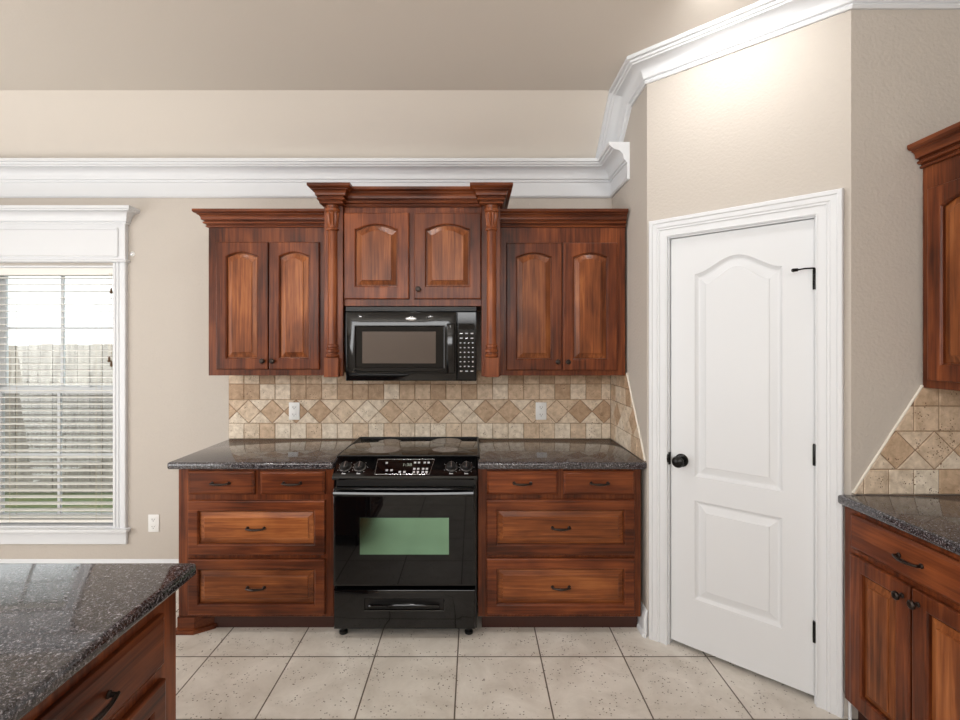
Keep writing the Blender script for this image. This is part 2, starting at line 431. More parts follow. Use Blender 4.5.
DW, DH = DX1 - DX0 - .008, DZ1 - .03
dr = thing('door_1', 'white two-panel pantry door with arched upper panel', 'door', (P1.x, P1.y, 0), DT, kind='structure')
def panel_slab(w, h, th):
    """white moulded slab with two sunk-and-raised panels, front at y=0"""
    b = NB(); n = 24
    st = .118
    z_a, z_b, z_c, z_d = .245, .738, .858, 1.942
    lo = lambda d: outline(st + d, w - st - d, z_a + d, z_b - d, 0, n)
    hi = lambda d: outline(st + d, w - st - d, z_c + d, z_d - d, .075, n, True)
    # front skin: split at mid height so that each half is one ring around its panel
    zm = (z_b + z_c) / 2
    Ol = outline(0, w, 0, zm, 0, n); Oh = outline(0, w, zm, h, 0, n)
    for O_, A in ((Ol, lo), (Oh, hi)):
        rings(b, [ring_y(O_, .0), ring_y(A(0), .0), ring_y(A(.004), .005), ring_y(A(.014), .013), ring_y(A(.021), .013), ring_y(A(.050), .004), ring_y(A(.053), .001)], False, True)
    bmesh.ops.remove_doubles(b, verts=b.verts, dist=1e-5)
    # edges and back
    box(b, 0, w, .0145, th, 0, h)
    for x0, x1, zz0, zz1 in ((0, .001, 0, h), (w - .001, w, 0, h), (0, w, 0, .001), (0, w, h - .001, h)):
        box(b, x0, x1, 0.0002, .0155, zz0, zz1)
    return b
REC = .012    # slab face set back from the wall face
slab = obj('door_slab', panel_slab(DW, DH, .035), M_DOOR, dr, loc=(DX0 + .004, REC, .026), ang=9)
# jamb and casing
b = NB()
box(b, DX0 - .018, DX0 + .001, -.001, .1, 0, DZ1 + .018); box(b, DX1 - .001, DX1 + .018, -.001, .1, 0, DZ1 + .018); box(b, DX0, DX1, -.001, .1, DZ1 - .001, DZ1 + .018)
obj('door_jamb', b, M_TRIM, dr, smooth=False)
b = NB(); box(b, DX0, DX1, .055, .06, 0.001, DZ1); obj('door_backing', b, M_MATTE, dr, smooth=False)  # black sheet filling the opening behind the slab
KP = [(0, 0), (.014, 0), (.017, .006), (.014, .012), (.013, .036), (.018, .040), (.016, .048), (.020, .052), (.019, .072), (.024, .076), (.024, .090), (.020, .094), (0, .096)]
b = NB()
cx0, cx1, cz = DX0 - .006, DX1 + .006, DZ1 + .006
sweep(b, [(cx0, 0, 0), (cx0, 0, cz), (cx1, 0, cz), (cx1, 0, 0)], [((0, -1, 0), (-1, 0, 0)), ((0, -1, 0), (0, 0, 1)), ((0, -1, 0), (1, 0, 0))], KP)
obj('door_casing', b, M_TRIM, dr)
kx, kz = DX0 + .004 + .055, .955
kn = lathe(NB(), [(.0, 0), (.033, 0), (.033, .004), (.028, .009), (.013, .012), (.012, .030), (.020, .036), (.028, .046), (.0295, .056), (.025, .066), (.014, .072), (.0, .073)], (kx, REC, kz), (0, -1, 0), 28)
tag(obj('door_handle', kn, M_KNOBBLK, dr), 'round black door knob')
b = NB(); box(b, DX0 - .004, DX0 + .0025, -.004, REC + .01, kz - .03, kz + .035, .002); lathe(b, [(0, -.022), (.009, -.02), (.011, 0), (.009, .02), (0, .022)], (DX0 - .002, -.006, kz + .003), (0, 0, 1), 12)
obj('strike_plate', b, M_KNOBBLK, dr)
for hzz in (1.778, 1.022, .262):
    b = NB(); lathe(b, [(0, 0), (.0065, 0), (.0065, .088), (.004, .094), (0, .095)], (DX1 - .001, -.002 + .004, hzz), (0, 0, 1), 12)
    box(b, DX1 - .008, DX1 + .004, .003, .016, hzz + .002, hzz + .086)
    hg = obj('hinge', b, M_KNOBBLK, dr)
    if hzz > 1.5:
        s = NB(); tube(s, [(DX1 - .001, -.004, hzz + .092), (DX1 - .03, -.03, hzz + .090), (DX1 - .058, -.052, hzz + .084)], .0035)
        lathe(s, [(0, 0), (.007, 0), (.008, .02), (.006, .024), (0, .024)], (DX1 - .054, -.048, hzz + .085), (-.75, -.65, -.12), 12)
        obj('hinge_pin_stop', s, M_KNOBBLK, hg)
# plinth bit at the foot of the casing on the range side is plain; right foot gets a little base block
b = NB(); box(b, DL - .008, DL + .004, -.02, .0, 0, .10, .003); bb = struct('baseboard_corner', b, M_TRIM, 'tiny white baseboard piece beside the pantry casing', 'baseboard'); bb.location = (P1.x, P1.y, 0); bb.rotation_euler = (0, 0, DT)

# ------------------------------------------------------------------ hardware
def knob_bm(x, y, z):
    return lathe(NB(), [(0, 0), (.009, 0), (.009, .003), (.005, .006), (.005, .012), (.012, .017), (.0155, .022), (.015, .027), (.010, .031), (0, .032)], (x, y, z), (0, -1, 0), 16)
def pull_bm(x, y, z, L=.096):
    b = NB(); h = L / 2
    for s in (-1, 1):
        lathe(b, [(0, 0), (.009, 0), (.009, .003), (.006, .006), (.0055, .02), (0, .021)], (x + s * h * .92, y, z), (0, -1, 0), 12)
    pts, rad = [], []
    for i in range(13):
        t = -1 + 2 * i / 12
        pts.append((x + t * h, y - .018 - .012 * (1 - t * t), z - .001 * (1 - t * t))); rad.append(.0045 + .0025 * (1 - abs(t)))
    tube(b, pts, .005, 8, rad); return b

def cab_door(root, x, z, w, h, rise=.024, knob=None, stile=.056, y=0.0, arched=True):
    d = obj('door', panel_frame(w, h, stile, stile + .006, stile, rise if arched else 0, .02), M_WV, root, loc=(x, y, z), ang=7)
    obj('raised_panel', raised_panel(w, h, stile, stile + .006, stile, rise if arched else 0, .02), M_PV, d, ang=7)
    if knob: obj('knob', knob_bm(knob[0], -.02, knob[1]), M_BRONZE, d)
    return d
def cab_drawer(root, x, z, w, h, panel=True, y=0.0, L=.096, handle=True):
    if panel:
        st = .05
        d = obj('drawer', panel_frame(w, h, st, st, st, 0, .02), M_WH, root, loc=(x, y, z), ang=7)
        obj('raised_panel', raised_panel(w, h, st, st, st, 0, .02, .024), M_PH, d, ang=7)
        hy = -.019
    else:
        O = lambda q: outline(q, w - q, q, h - q, 0, 4)
        b = NB(); rings(b, [ring_y(O(0), 0), ring_y(O(0), -.012), ring_y(O(.003), -.015), ring_y(O(.010), -.018), ring_y(O(.012), -.020)])
        d = obj('drawer', b, M_WH, root, loc=(x, y, z)); hy = -.02
    if handle: tag(obj('handle', pull_bm(w / 2, hy, h / 2, L), M_BRONZE, d), 'dark bronze arched pull')
    return d
WCROWN = [(0, 0), (.003, 0), (.011, .002), (.013, .008), (.006, .013), (.006, .017), (.021, .020), (.024, .028), (.015, .034), (.015, .038), (.030, .041)] + arc(.030, .043, .046, .068, 5) + [(.046, .073), (.058, .076), (.064, .082), (.064, .096), (0, .096)]

# ------------------------------------------------------------------ wall cabinets on the back wall
def sides(pts, flip=1):
    fr = []
    for a, c in zip(pts, pts[1:]):
        t = (Vector(c) - Vector(a)).normalized(); fr.append(((t.y * flip, -t.x * flip, 0), (0, 0, 1)))
    return fr
def upper_cabinet(name, label, loc, rz, w, dp, doors, zb=1.358, ztop=2.337, left_return=False, frame_top=2.16):
    """local: x along the face, y into the wall (face frame at y=0), z up from zero at the cabinet's own base"""
    H = ztop - zb
    r = thing(name, label, 'cabinet', (loc[0], loc[1], zb), rz)
    b = NB(); box(b, 0, w, .018, dp, .0, H - .02); obj('body', b, M_WV, r, smooth=False)
    b = NB(); box(b, 0, w, 0, .0185, 0, H - .092, .002)
    obj('face_frame', b, M_WV, r)
    pts = ([(0, dp, H - .096)] if left_return else []) + [(0, 0, H - .096), (w, 0, H - .096)]
    b = NB(); sweep(b, pts, sides(pts), WCROWN); obj('crown', b, M_WH, r)
    for x, z, ww, hh, k in doors: cab_door(r, x, z, ww, hh, knob=k)
    return r
FU = 2.955
dz0, dh = .037, .757
upper_cabinet('upper_cabinet', 'two-door arched wall cabinet hung beside the window, free at one side', (-1.585, FU), 0, .725, YB - FU - .002,
              [(.053, dz0, .309, dh, (.283, .05)), (.369, dz0, .297, dh, (.026, .05))], left_return=True)
upper_cabinet('upper_cabinet', 'two-door arched wall cabinet hung tight against the pantry wall', (.151, FU), 0, .903 - .151, YB - FU - .002,
              [(.041, dz0 - .005, .329, dh, (.303, .05)), (.378, dz0 - .005, .322, dh, (.026, .05))])
# side run, face looking toward the window
upper_cabinet('upper_cabinet', 'arched wall cabinet above the side counter, past the pantry door', (1.845, P2.y - .004), R(-90), .66, XR - 1.845 - .002,
              [(.04, dz0 - .004, .28, dh + .014, (.255, .05)), (.326, dz0 - .004, .28, dh + .014, (.025, .05))], zb=1.365, ztop=2.36)

# taller cabinet over the microwave with half columns
CX0, CX1 = -.860, .151
cw = CX1 - CX0; PWD = .108
FC = 2.868
r = thing('microwave_cabinet', 'taller wall cabinet over the microwave with turned half columns', 'cabinet', (CX0, FC, 1.37))
dpc = YB - FC - .002
HB = 2.337 - 1.37
b = NB(); box(b, .02, cw - .02, .018, dpc, .395, HB + .08); box(b, PWD, cw - PWD, 0, .0185, .395, HB + .03, .002)
obj('body', b, M_WV, r)
fp, fcr = 2.84 - FC, 2.802 - FC
for s, x0 in ((0, 0), (1, cw - PWD)):
    b = NB(); box(b, x0, x0 + PWD, fp, .0, -.01, HB + .002, .002); box(b, x0 + (0 if s == 0 else PWD - .02), x0 + (.02 if s == 0 else PWD), 0.001, dpc - .012, -.01, HB)
    pil = obj('pilaster', b, M_WV, r)
    xm = x0 + PWD / 2 - (.004 if s == 0 else -.004)
    c = NB()
    box(c, xm - .041, xm + .041, fp - .036, fp + .001, -.012, .098, .002)
    prof = [(.028, .098), (.036, .100), (.039, .108), (.036, .116), (.028, .120), (.028, .126), (.036, .130), (.037, .142), (.029, .148), (.029, .153), (.034, .158), (.034, .170), (.028, .176), (.0275, .186),
            (.0275, .45), (.026, .822), (.034, .826), (.036, .834), (.030, .840), (.030, .846), (.032, .852), (.034, .880), (.039, .912), (.040, .922), (.034, .928), (.041, .934), (.042, .948), (.034, .954), (.036, HB + .004)]
    nn = len(prof)
    lathe(c, prof, (xm, fp + .002, 0), (0, 0, 1), 24, flute=(20, 23, .80))
    obj('half_column', c, M_COLW, pil)
pts = [(0, dpc, HB), (0, fcr, HB), (PWD, fcr, HB), (PWD, .0, HB), (cw - PWD, .0, HB), (cw - PWD, fcr, HB), (cw, fcr, HB), (cw, dpc, HB)]
b = NB(); sweep(b, pts, sides(pts), [(o * 1.02, u * 1.06) for o, u in WCROWN])
for x0 in (0, cw - PWD): box(b, x0 + .001, x0 + PWD - .001, fcr + .001, .02, HB + .001, HB + .1)
obj('crown', b, M_WH, r)
yd = (2.868 - FC)
hd = 2.302 - 1.805
cab_door(r, PWD + .002, 1.805 - 1.37, .376, hd, rise=.03, stile=.062)
cab_door(r, cw - PWD - .388, 1.805 - 1.37, .386, hd, rise=.03, stile=.062, knob=(.026, .055))

# ------------------------------------------------------------------ microwave
MX = (CX0 + CX1) / 2 - .003
mw = thing('microwave', 'black over-the-range microwave hung under the middle cabinet', 'microwave', (MX - .004, 2.84, 1.328))
mh, mwd = .433, .376
b = NB(); box(b, -mwd, mwd, .022, YB - 2.84 - .012, 0.004, mh, .003); obj('body', b, M_BLACK, mw)
b = NB(); box(b, -mwd, mwd, .0, .021, mh - .028, mh, .003)
for i in range(4): box(b, -mwd + .01, mwd - .01, -.004 + .001 * i, .004, mh - .026 + i * .006, mh - .023 + i * .006)
obj('vent_grille', b, M_MATTE, mw)
KX = .262
def slab_ring(x0, x1, z0, z1, holes, y0, y1, bev=.006):
    b = NB(); O = lambda d: outline(x0 + d, x1 - d, z0 + d, z1 - d, 0, 4); A = lambda d: outline(holes[0] + d, holes[1] - d, holes[2] + d, holes[3] - d, 0, 4)
    rings(b, [ring_y(O(0), y1), ring_y(O(0), y0 + bev), ring_y(O(bev * .4), y0 + bev * .3), ring_y(O(bev), y0), ring_y(A(-.004), y0), ring_y(A(0), y0 + .003), ring_y(A(0.002), y0 + .010)], True, False)
    return b
md = obj('door', slab_ring(-mwd, KX, .006, mh - .03, (-.318, .188, .082, .318), 0, .021), M_BLACK, mw, loc=(0, 0, 0))
b = NB(); box(b, -.322, .192, .0085, .0125, .078, .322); obj('door_glass', b, M_GLASSBLK, md, smooth=False)
b = NB(); box(b, -.282, .142, .0075, .0092, .106, .290, .0005); tag(obj('window', b, M_MWWIN, md), 'grey see-through mesh window')
b = NB(); rings(b, [[(-.345 + .29 * 0 + math.cos(a) * 0, 0, 0) for a in (0,)]] if False else [], False, False) if False else None
b = NB(); tube(b, [(-.33, -.004, .068), (-.31, -.010, .058), (-.06, -.012, .052), (.17, -.010, .058), (.19, -.004, .068)], .005); obj('door_trim', b, M_BLACK, md)
b = NB(); box(b, .205, .252, -.028, -.002, .05, .335, .008, 2)
obj('handle', b, M_BLACK, md)
b = NB(); rr = []
for y, s in ((0, 1), (-.003, 1), (-.0042, .8)):
    rr.append([(.0 + math.cos(2 * math.pi * i / 28) * .030 * s, y, .362 + math.sin(2 * math.pi * i / 28) * .011 * s) for i in range(28)])
rings(b, rr); tag(obj('badge', b, M_STEEL, md), 'small oval silver badge')
b = NB(); box(b, KX + .002, mwd, 0, .021, .006, mh - .03, .004); kp = obj('control_panel', b, M_BLACK, mw)
b = NB(); box(b, KX + .012, mwd - .012, -.0015, .002, .300, .335, .001); obj('display', b, M_GLASSBLK, kp)
for rI in range(9):
    for cI in range(4):
        z = .278 - rI * .027; x = KX + .022 + cI * .0235
        big = rI in (0, 1, 8)
        if big and cI == 3: continue
        if big: x = KX + .026 + cI * .031
        b = NB(); box(b, x - (.008 if big else .0045), x + (.008 if big else .0045), -.0022, .001, z - .0032, z + .0032, .0008)
        obj('button', b, M_LEGEND if (rI * 5 + cI * 3) % 4 else M_STEEL, kp)

# ------------------------------------------------------------------ range
RX, RY = -.363, 2.60
rg = thing('range', 'black slide-in electric range with smooth glass cooktop', 'range', (RX, RY, 0))
hw = .379
b = NB(); box(b, -hw, hw, .03, .665, .035, .872, .003); obj('body', b, M_BLACK, rg)
pan = [(-.004, .832), (-.008, .842), (-.004, .852), (.108, .926), (.118, .9295), (.150, .9295), (.150, .832)]
b = NB(); prism(b, pan, 'x', -hw - .002, hw + .002); cp = obj('control_panel', b, M_BLACK, rg)
# cooktop
b = NB(); box(b, -.392, .392, .120, .672, .9195, .9315, .003, 2); ct = obj('cooktop', b, M_GLASSBLK, rg)
b = NB()
for q in ((-.393, .393, .119, .131), (-.393, .393, .661, .673), (-.393, -.384, .1305, .6615), (.384, .393, .1305, .6615)): box(b, *q, .926, .9335, .0015)
obj('cooktop_trim', b, M_MATTE, ct)
def ring_flat(b, x, y, r0, r1, z=.9318, seg=48):
    rings(b, [[(x + math.cos(2 * math.pi * i / seg) * r, y + math.sin(2 * math.pi * i / seg) * r, z) for i in range(seg)] for r in (r0, r1)], False, False)
for x, y, r in ((-.165, .285, .100), (.195, .285, .075), (-.17, .53, .070), (.19, .54, .095)):
    b = NB(); ring_flat(b, x, y, r * .96, r); ring_flat(b, x, y, .002, r * .94, .93175)
    obj('burner_ring', b, M_BURN, ct)
# panel frame of reference: along slope
pv = Vector((0, .112, .074)).normalized(); pn = Vector((0, -pv.z, pv.y)); p0 = Vector((0, -.004, .852))
def onp(x, s, off): return tuple(Vector((x, 0, 0)) + p0 + pv * s + pn * off)
def pbox(b, x0, x1, s0, s1, o0, o1):
    rings(b, [[onp(x, s, o) for x, s in ((x0, s0), (x1, s0), (x1, s1), (x0, s1))] for o in (o0, o1)])
SL = .134
for i, x in enumerate((-.325, -.247, .242, .322)):
    b = NB(); lathe(b, [(0, -.001), (.033, -.001), (.033, .004), (.024, .006), (.022, .022), (.018, .025), (0, .025)], onp(x, .062, 0), pn, 24); obj('knob', b, M_MATTE, cp)
    kb = cp.children[-1] if False else COL.objects[-1]
    b = NB()
    ringp = [Vector(onp(x, .062, .0045)) + (Vector((1, 0, 0)) * math.cos(2 * math.pi * k / 32) + pv * math.sin(2 * math.pi * k / 32)) * .031 for k in range(33)]
    tube(b, ringp, .0013, 6); pbox(b, x - .0022, x + .0022, .044, .082, .0251, .0262); obj('knob_ring', b, M_STEEL, kb)
    b = NB(); pbox(b, x - .010, x + .010, .014, .020, .0004, .0009)
    obj('marking', b, M_LEGEND, cp)
    for a in range(7):
        b = NB(); th_ = R(-60 + 50 * a); cx_, cs_ = x + math.sin(th_) * .041, .062 + math.cos(th_) * .041
        pbox(b, cx_ - .0016, cx_ + .0016, cs_ - .0016, cs_ + .0016, .0004, .0009)
        obj('marking', b, M_LEGEND, cp)
# centre display with silver outline
A = [(-.160, .012), (.128, .012), (.148, .118), (-.160, .118)]
b = NB()
for (xa, sa), (xb, sb) in zip(A, A[1:] + A[:1]): tube(b, [onp(xa, sa, .0008), onp(xb, sb, .0008)], .0016, 6)
ds = obj('display_outline', b, M_STEEL, cp)
b = NB(); rings(b, [[onp(x, s, o) for x, s in A] for o in (-.001, .0008)]); dg = obj('display', b, M_GLASSBLK, cp)
for x, s in [(-.03, .028), (-.005, .028), (.045, .028), (.045, .05), (.066, .028), (.066, .05), (.092, .028), (.092, .050), (.112, .028), (.112, .05), (.045, .094), (.066, .094), (.097, .094), (.118, .094), (-.108, .092), (-.1, .04), (-.075, .04)]:
    b = NB(); pbox(b, x - .006, x + .006, s - .006, s + .006, .0008, .0018); obj('touch_key', b, M_LEGEND, dg)
cu = bpy.data.curves.new('clock_text', 'FONT'); cu.body = '1:38'; cu.size = .030; cu.align_x = 'CENTER'; cu.align_y = 'CENTER'; cu.extrude = .0002
_t = bpy.data.objects.new('clock_text', cu); COL.objects.link(_t); bpy.context.view_layer.update()
_me = bpy.data.meshes.new_from_object(_t.evaluated_get(bpy.context.evaluated_depsgraph_get())); bpy.data.objects.remove(_t)
_me.materials.clear(); _me.materials.append(M_DIGIT)
to = bpy.data.objects.new('digit_lettering', _me); COL.objects.link(to); to.parent = dg
to.matrix_local = Matrix.Translation(Vector(onp(.004, .078, .0014))) @ Matrix((( 1, 0, 0, 0), (0, pv.y, pn.y, 0), (0, pv.z, pn.z, 0), (0, 0, 0, 1)))
# oven door
b = NB(); box(b, -.372, .372, -.018, .028, .282, .792, .006, 2); od = obj('oven_door', b, M_BLACK, rg)
b = NB(); box(b, -.360, .360, -.0205, -.017, .292, .752, .001); obj('door_glass', b, M_GLASSBLK, od)
b = NB(); box(b, -.232, .232, -.0215, -.020, .448, .640, .0004); tag(obj('oven_window', b, M_OVENWIN, od), 'greenish mirror-like oven window')
b = NB(); pts = [(-.360 + .72 * i / 16, -.052 - .012 * (1 - ((i - 8) / 8) ** 2), .776 + 0) for i in range(17)]
rs = []
for p in pts: rs.append([(p[0], p[1] + dy, p[2] + dz) for dy, dz in ((-.009, -.010), (-.012, 0), (-.009, .010), (.006, .012), (.009, 0), (.006, -.012))])
rings(b, rs); box(b, -.362, -.335, -.052, -.016, .766, .786, .003); box(b, .335, .362, -.052, -.016, .766, .786, .003); obj('oven_handle', b, M_BLACK, od)
b = NB(); box(b, -.362, .362, .012, .032, .796, .834); obj('vent_gap', b, M_MATTE, rg, smooth=False)
b = slab_ring(-.370, .370, .054, .262, (-.210, .205, .155, .212), -.016, .028, .008); dwr = obj('storage_drawer', b, M_BLACK, rg)
b = NB(); box(b, -.215, .21, -.004, .0, .15, .217); obj('recess', b, M_MATTE, dwr, smooth=False)
b = NB(); tube(b, [(-.185, -.012, .176), (-.165, -.020, .182), (-.05, -.0225, .186), (.05, -.0225, .186), (.16, -.020, .182), (.18, -.012, .176)], .007); box(b, -.19, .185, -.014, -.004, .162, .172, .002); tag(obj('handle', b, M_BLACK, dwr), 'grip bar in the recess')
for x in (-.335, .335):
    for y in (.05, .60):
        b = NB(); lathe(b, [(0, 0), (.022, 0), (.022, .012), (.012, .018), (.012, .038), (0, .038)], (x, y, 0), (0, 0, 1), 14); obj('foot', b, M_MATTE, rg)

# ------------------------------------------------------------------ base cabinets
def base_cabinet(label, x0, x1, lefts, foot=False):
    r = thing('base_cabinet', label, 'cabinet', (x0, 2.645, 0)); w = x1 - x0
    b = NB(); box(b, 0, w, .0185, YB - 2.645 - .002, .088, .876); obj('body', b, M_WV, r, smooth=False)
    b = NB(); box(b, 0, w, 0, .0188, .088, .878, .002); obj('face_frame', b, M_WV, r)
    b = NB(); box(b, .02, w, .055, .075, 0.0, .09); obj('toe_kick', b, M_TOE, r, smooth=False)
    for x, z, ww, hh, p in lefts: cab_drawer(r, x - x0, z, ww, hh, p)
    return r, w
zs, hs = .745, .125
r, w = base_cabinet('four-drawer base cabinet under the counter next to the window', -1.579, -.749, [(-1.520, zs, .353, hs, False), (-1.137, zs, .345, hs, False), (-1.520, .425, .728, .288, True), (-1.520, .106, .728, .296, True)])
b = NB(); prism(b, [(-.004, -.004), (.085, -.004), (.165, .056), (.165, .10), (-.004, .10)], 'z', 0, .087); prism(b, [(-.02, -.018), (.088, -.018), (.175, .045), (.175, .11), (-.02, .11)], 'z', 0, .022)
obj('bracket_foot', b, M_WH, r, smooth=False)
base_cabinet('four-drawer base cabinet beside the range on the pantry side', .022, .892, [(.069, zs, .376, hs, False), (.477, zs, .377, hs, False), (.067, .425, .787, .292, True), (.067, .108, .787, .298, True)])

# ------------------------------------------------------------------ countertops
def counter(label, x0, x1, y0, y1, z1=.918, t=.038):
    b = NB(); box(b, x0, x1, y0, y1, z1 - t, z1, .011, 3)
    return tag(obj('countertop', b, M_GRAN), label, 'countertop')
counter('dark speckled granite countertop between window and range', -1.627, -.746, 2.618, YB - .0005)
counter('dark speckled granite countertop between range and pantry wall', .020, XP - .0005, 2.618, YB - .0005)
counter('granite countertop on the side run beyond the pantry door', 1.493, XR - .001, 1.37, P2.y - .001, .926)
counter('large granite island countertop mirroring the window', -2.05, -.792, .62, 1.42)

# ------------------------------------------------------------------ side base cabinet
r = thing('base_cabinet', 'side base cabinet with one wide drawer over two doors', 'cabinet', (1.525, P2.y - .004, 0), R(-90)); w = .66
b = NB(); box(b, 0, w, .0185, XR - 1.525 - .002, .088, .876); obj('body', b, M_WV, r, smooth=False)
b = NB(); box(b, 0, w, 0, .0188, .088, .878, .002); obj('face_frame', b, M_WV, r)
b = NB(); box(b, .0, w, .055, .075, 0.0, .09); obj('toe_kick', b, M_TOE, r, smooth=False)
cab_drawer(r, .05, .728, .555, .136, False)
cab_door(r, .05, .105, .273, .60, knob=(.246, .555), arched=False, stile=.052)
cab_door(r, .332, .105, .273, .60, knob=(.027, .555), arched=False, stile=.052)

# ------------------------------------------------------------------ island cabinet (face looks toward the pantry)
r = thing('island_cabinet', 'wooden island cabinet with stacked drawers under the large granite top', 'cabinet', (-.83, .66, 0), R(90)); w = 1.38 - .66
b = NB(); box(b, 0, w, .0185, 1.15, .088, .876); obj('body', b, M_WV, r, smooth=False)
b = NB(); box(b, 0, w, 0, .0188, .088, .878, .002); obj('face_frame', b, M_WV, r)
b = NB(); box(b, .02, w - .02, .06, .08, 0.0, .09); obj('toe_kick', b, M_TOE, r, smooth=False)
cab_drawer(r, .09, .698, .555, .135, False, L=.15)
cab_drawer(r, .09, .39, .555, .272, True, L=.15)
cab_drawer(r, .09, .106, .555, .272, True, L=.15)

# ------------------------------------------------------------------ tile backsplashes
def clip(poly, region):
    """clip polygon by a convex counter-clockwise region"""
    out = poly
    for i in range(len(region)):
        a, c = region[i], region[(i + 1) % len(region)]
        inp, out = out, []
        def side(p): return (c[0] - a[0]) * (p[1] - a[1]) - (c[1] - a[1]) * (p[0] - a[0])
        for j in range(len(inp)):
            p, q = inp[j], inp[(j + 1) % len(inp)]; sp, sq = side(p), side(q)
            if sp >= 0: out.append(p)
            if sp * sq < 0: t = sp / (sp - sq); out.append((p[0] + (q[0] - p[0]) * t, p[1] + (q[1] - p[1]) * t))
        if len(out) < 3: return []
    return out
def inset(poly, d):
    n = len(poly); res = []
    for i in range(n):
        p0_, p1_, p2_ = Vector(poly[i - 1]), Vector(poly[i]), Vector(poly[(i + 1) % n])
        e1, e2 = (p1_ - p0_), (p2_ - p1_)
        if e1.length < 1e-5 or e2.length < 1e-5: return None
        e1.normalize(); e2.normalize()
        n1, n2 = Vector((-e1.y, e1.x)), Vector((-e2.y, e2.x))
        m = n1 + n2; k = 1 + n1.dot(n2)
        if k < 0.15: return None
        res.append(tuple(p1_ + m * (d / k)))
    A = sum(res[i - 1][0] * res[i][1] - res[i][0] * res[i - 1][1] for i in range(n)) / 2
    return res if A > 2e-5 else None
def backsplash(label, region, x_start, z_start, width, to3d, nrm, th=.010):
    """region: convex polygon (s,z), counter-clockwise; to3d(s,z,off)"""
    P, Z = .103, z_start
    tiles = []
    nx = int(width / P) + 2
    def row(z0, h):
        for i in range(-1, nx): tiles.append(([(x_start + i * P, z0), (x_start + (i + 1) * P, z0), (x_start + (i + 1) * P, z0 + h), (x_start + i * P, z0 + h)], random.choice((0, .1, .2, .35, .5, .7)) if z0 < 1.1 else random.choice((.25, .45, .6, .75, .9, 1.0, .3))))
    row(Z, P)
    D = .157; zb, zm, zt = Z + P, Z + P + D / 2, Z + P + D
    for i in range(-1, int(width / D) + 2):
        c = x_start + .055 + i * D + D / 2
        tiles.append(([(c, zb), (c + D / 2, zm), (c, zt), (c - D / 2, zm)], random.choice((.05, .2, .55, .75, .9)) if i % 2 else random.choice((.5, .8, .9, 1.0))))
        tiles.append(([(c, zb), (c + D, zb), (c + D / 2, zm)], random.choice((.1, .2, .35, .5))))
        tiles.append(([(c + D / 2, zm), (c + D, zt), (c, zt)], random.choice((.2, .35, .45, .6))))
    row(zt, P); row(zt + P, P)
    root = thing('tile_backsplash', label, 'backsplash')
    b = NB(); lay = b.loops.layers.float_color.new('tint')
    for poly, tint in tiles:
        c = clip(poly, region)
        if not c: continue
        p1_ = inset(c, .0016)
        p2_ = inset(c, .0042) if p1_ else None
        if not p1_ or not p2_: continue
        k = min(1, max(0, tint + random.uniform(-.08, .08)))
        before = set(b.faces)
        rings(b, [[to3d(x, z, .001) for x, z in p1_], [to3d(x, z, th - .003) for x, z in p1_], [to3d(x, z, th) for x, z in p2_]])
        for f in set(b.faces) - before:
            for l in f.loops: l[lay] = (k, k, k, 1)
    obj('tile', b, M_TILE, root, smooth=False).name = 'tile_field'
    b = NB(); rings(b, [[to3d(x, z, 0.0005) for x, z in region], [to3d(x, z, th - .0035) for x, z in region]]); obj('grout', b, M_GROUT, root, smooth=False)
    return root
ZT = .9182
backsplash('travertine tile backsplash with diamond band behind the range', [(-1.627, ZT), (XP - .011, ZT), (XP - .011, 1.372), (-1.627, 1.372)], -1.627, ZT, 2.55, lambda s, z, o: (s, YB - o, z), None)
ra = [(0, ZT), (.655, ZT), (.655 - .0, ZT + .004), (.335, 1.372), (0, 1.372)]
sidebs = backsplash('travertine tiles cut on a slant on the narrow wall beside the pantry door', ra, .011, ZT, .68, lambda s, z, o: (XP - o, YB - s, z), None)
b = NB(); tube(b, [(XP - .005, YB - .655, ZT + .004), (XP - .005, YB - .335, 1.372)], .005, 8); obj('edge_strip', b, M_CAULK, sidebs)
xa = 1.560; ZT = .9262
rb_ = [(xa, ZT), (XR, ZT), (XR, 1.376), (1.846, 1.376), (xa, ZT + .003)]
sb2 = backsplash('travertine tiles with slanted edge above the side counter', rb_, 1.60, ZT, .6, lambda s, z, o: (s, P2.y - o, z), None)
b = NB(); tube(b, [(xa - .003, P2.y - .005, ZT + .005), (1.843, P2.y - .005, 1.374)], .005, 8); obj('edge_strip', b, M_CAULK, sb2)

# ------------------------------------------------------------------ outlets, wall hook
def outlet(label, x, y, z):
    r = thing('wall_outlet', label, 'outlet', (x, y, z), group=None)
    b = NB(); box(b, -.036, .036, -.006, 0, -.058, .058, .003, 2); obj('cover_plate', b, M_PLATE, r)
    for s in (-1, 1):
        b = NB(); O = [(math.cos(2 * math.pi * i / 20) * .0175, max(-.0135, min(.0135, math.sin(2 * math.pi * i / 20) * .0175))) for i in range(20)]
        rings(b, [[(px, yy, s * .024 + pz) for px, pz in O] for yy in (-.005, -.0085)]); rc = obj('receptacle', b, M_PLATE, r)
        b = NB(); box(b, -.0085, -.0060, -.0091, -.008, s * .024 - .001, s * .024 + .008); box(b, .0060, .0085, -.0091, -.008, s * .024 - .001, s * .024 + .007); box(b, -.0025, .0025, -.0091, -.008, s * .024 - .010, s * .024 - .005)
        obj('slots', b, M_SLOT, rc, smooth=False)
    return r
def at(px, py, Y): return ((px - VX) * Y / F, EYE - (py - VY) * Y / F)
x, z = at(294.5, 411, YB - .01); outlet('white outlet on the tile between window counter and range', x, YB - .0102, z)
x, z = at(541, 411, YB - .01); outlet('white outlet on the tile between range and pantry wall', x, YB - .0102, z)
x, z = at(154, 523, YB); outlet('white outlet low on the painted wall beside the window', x, YB, z)
x, z = at(132.5, 254, YB)
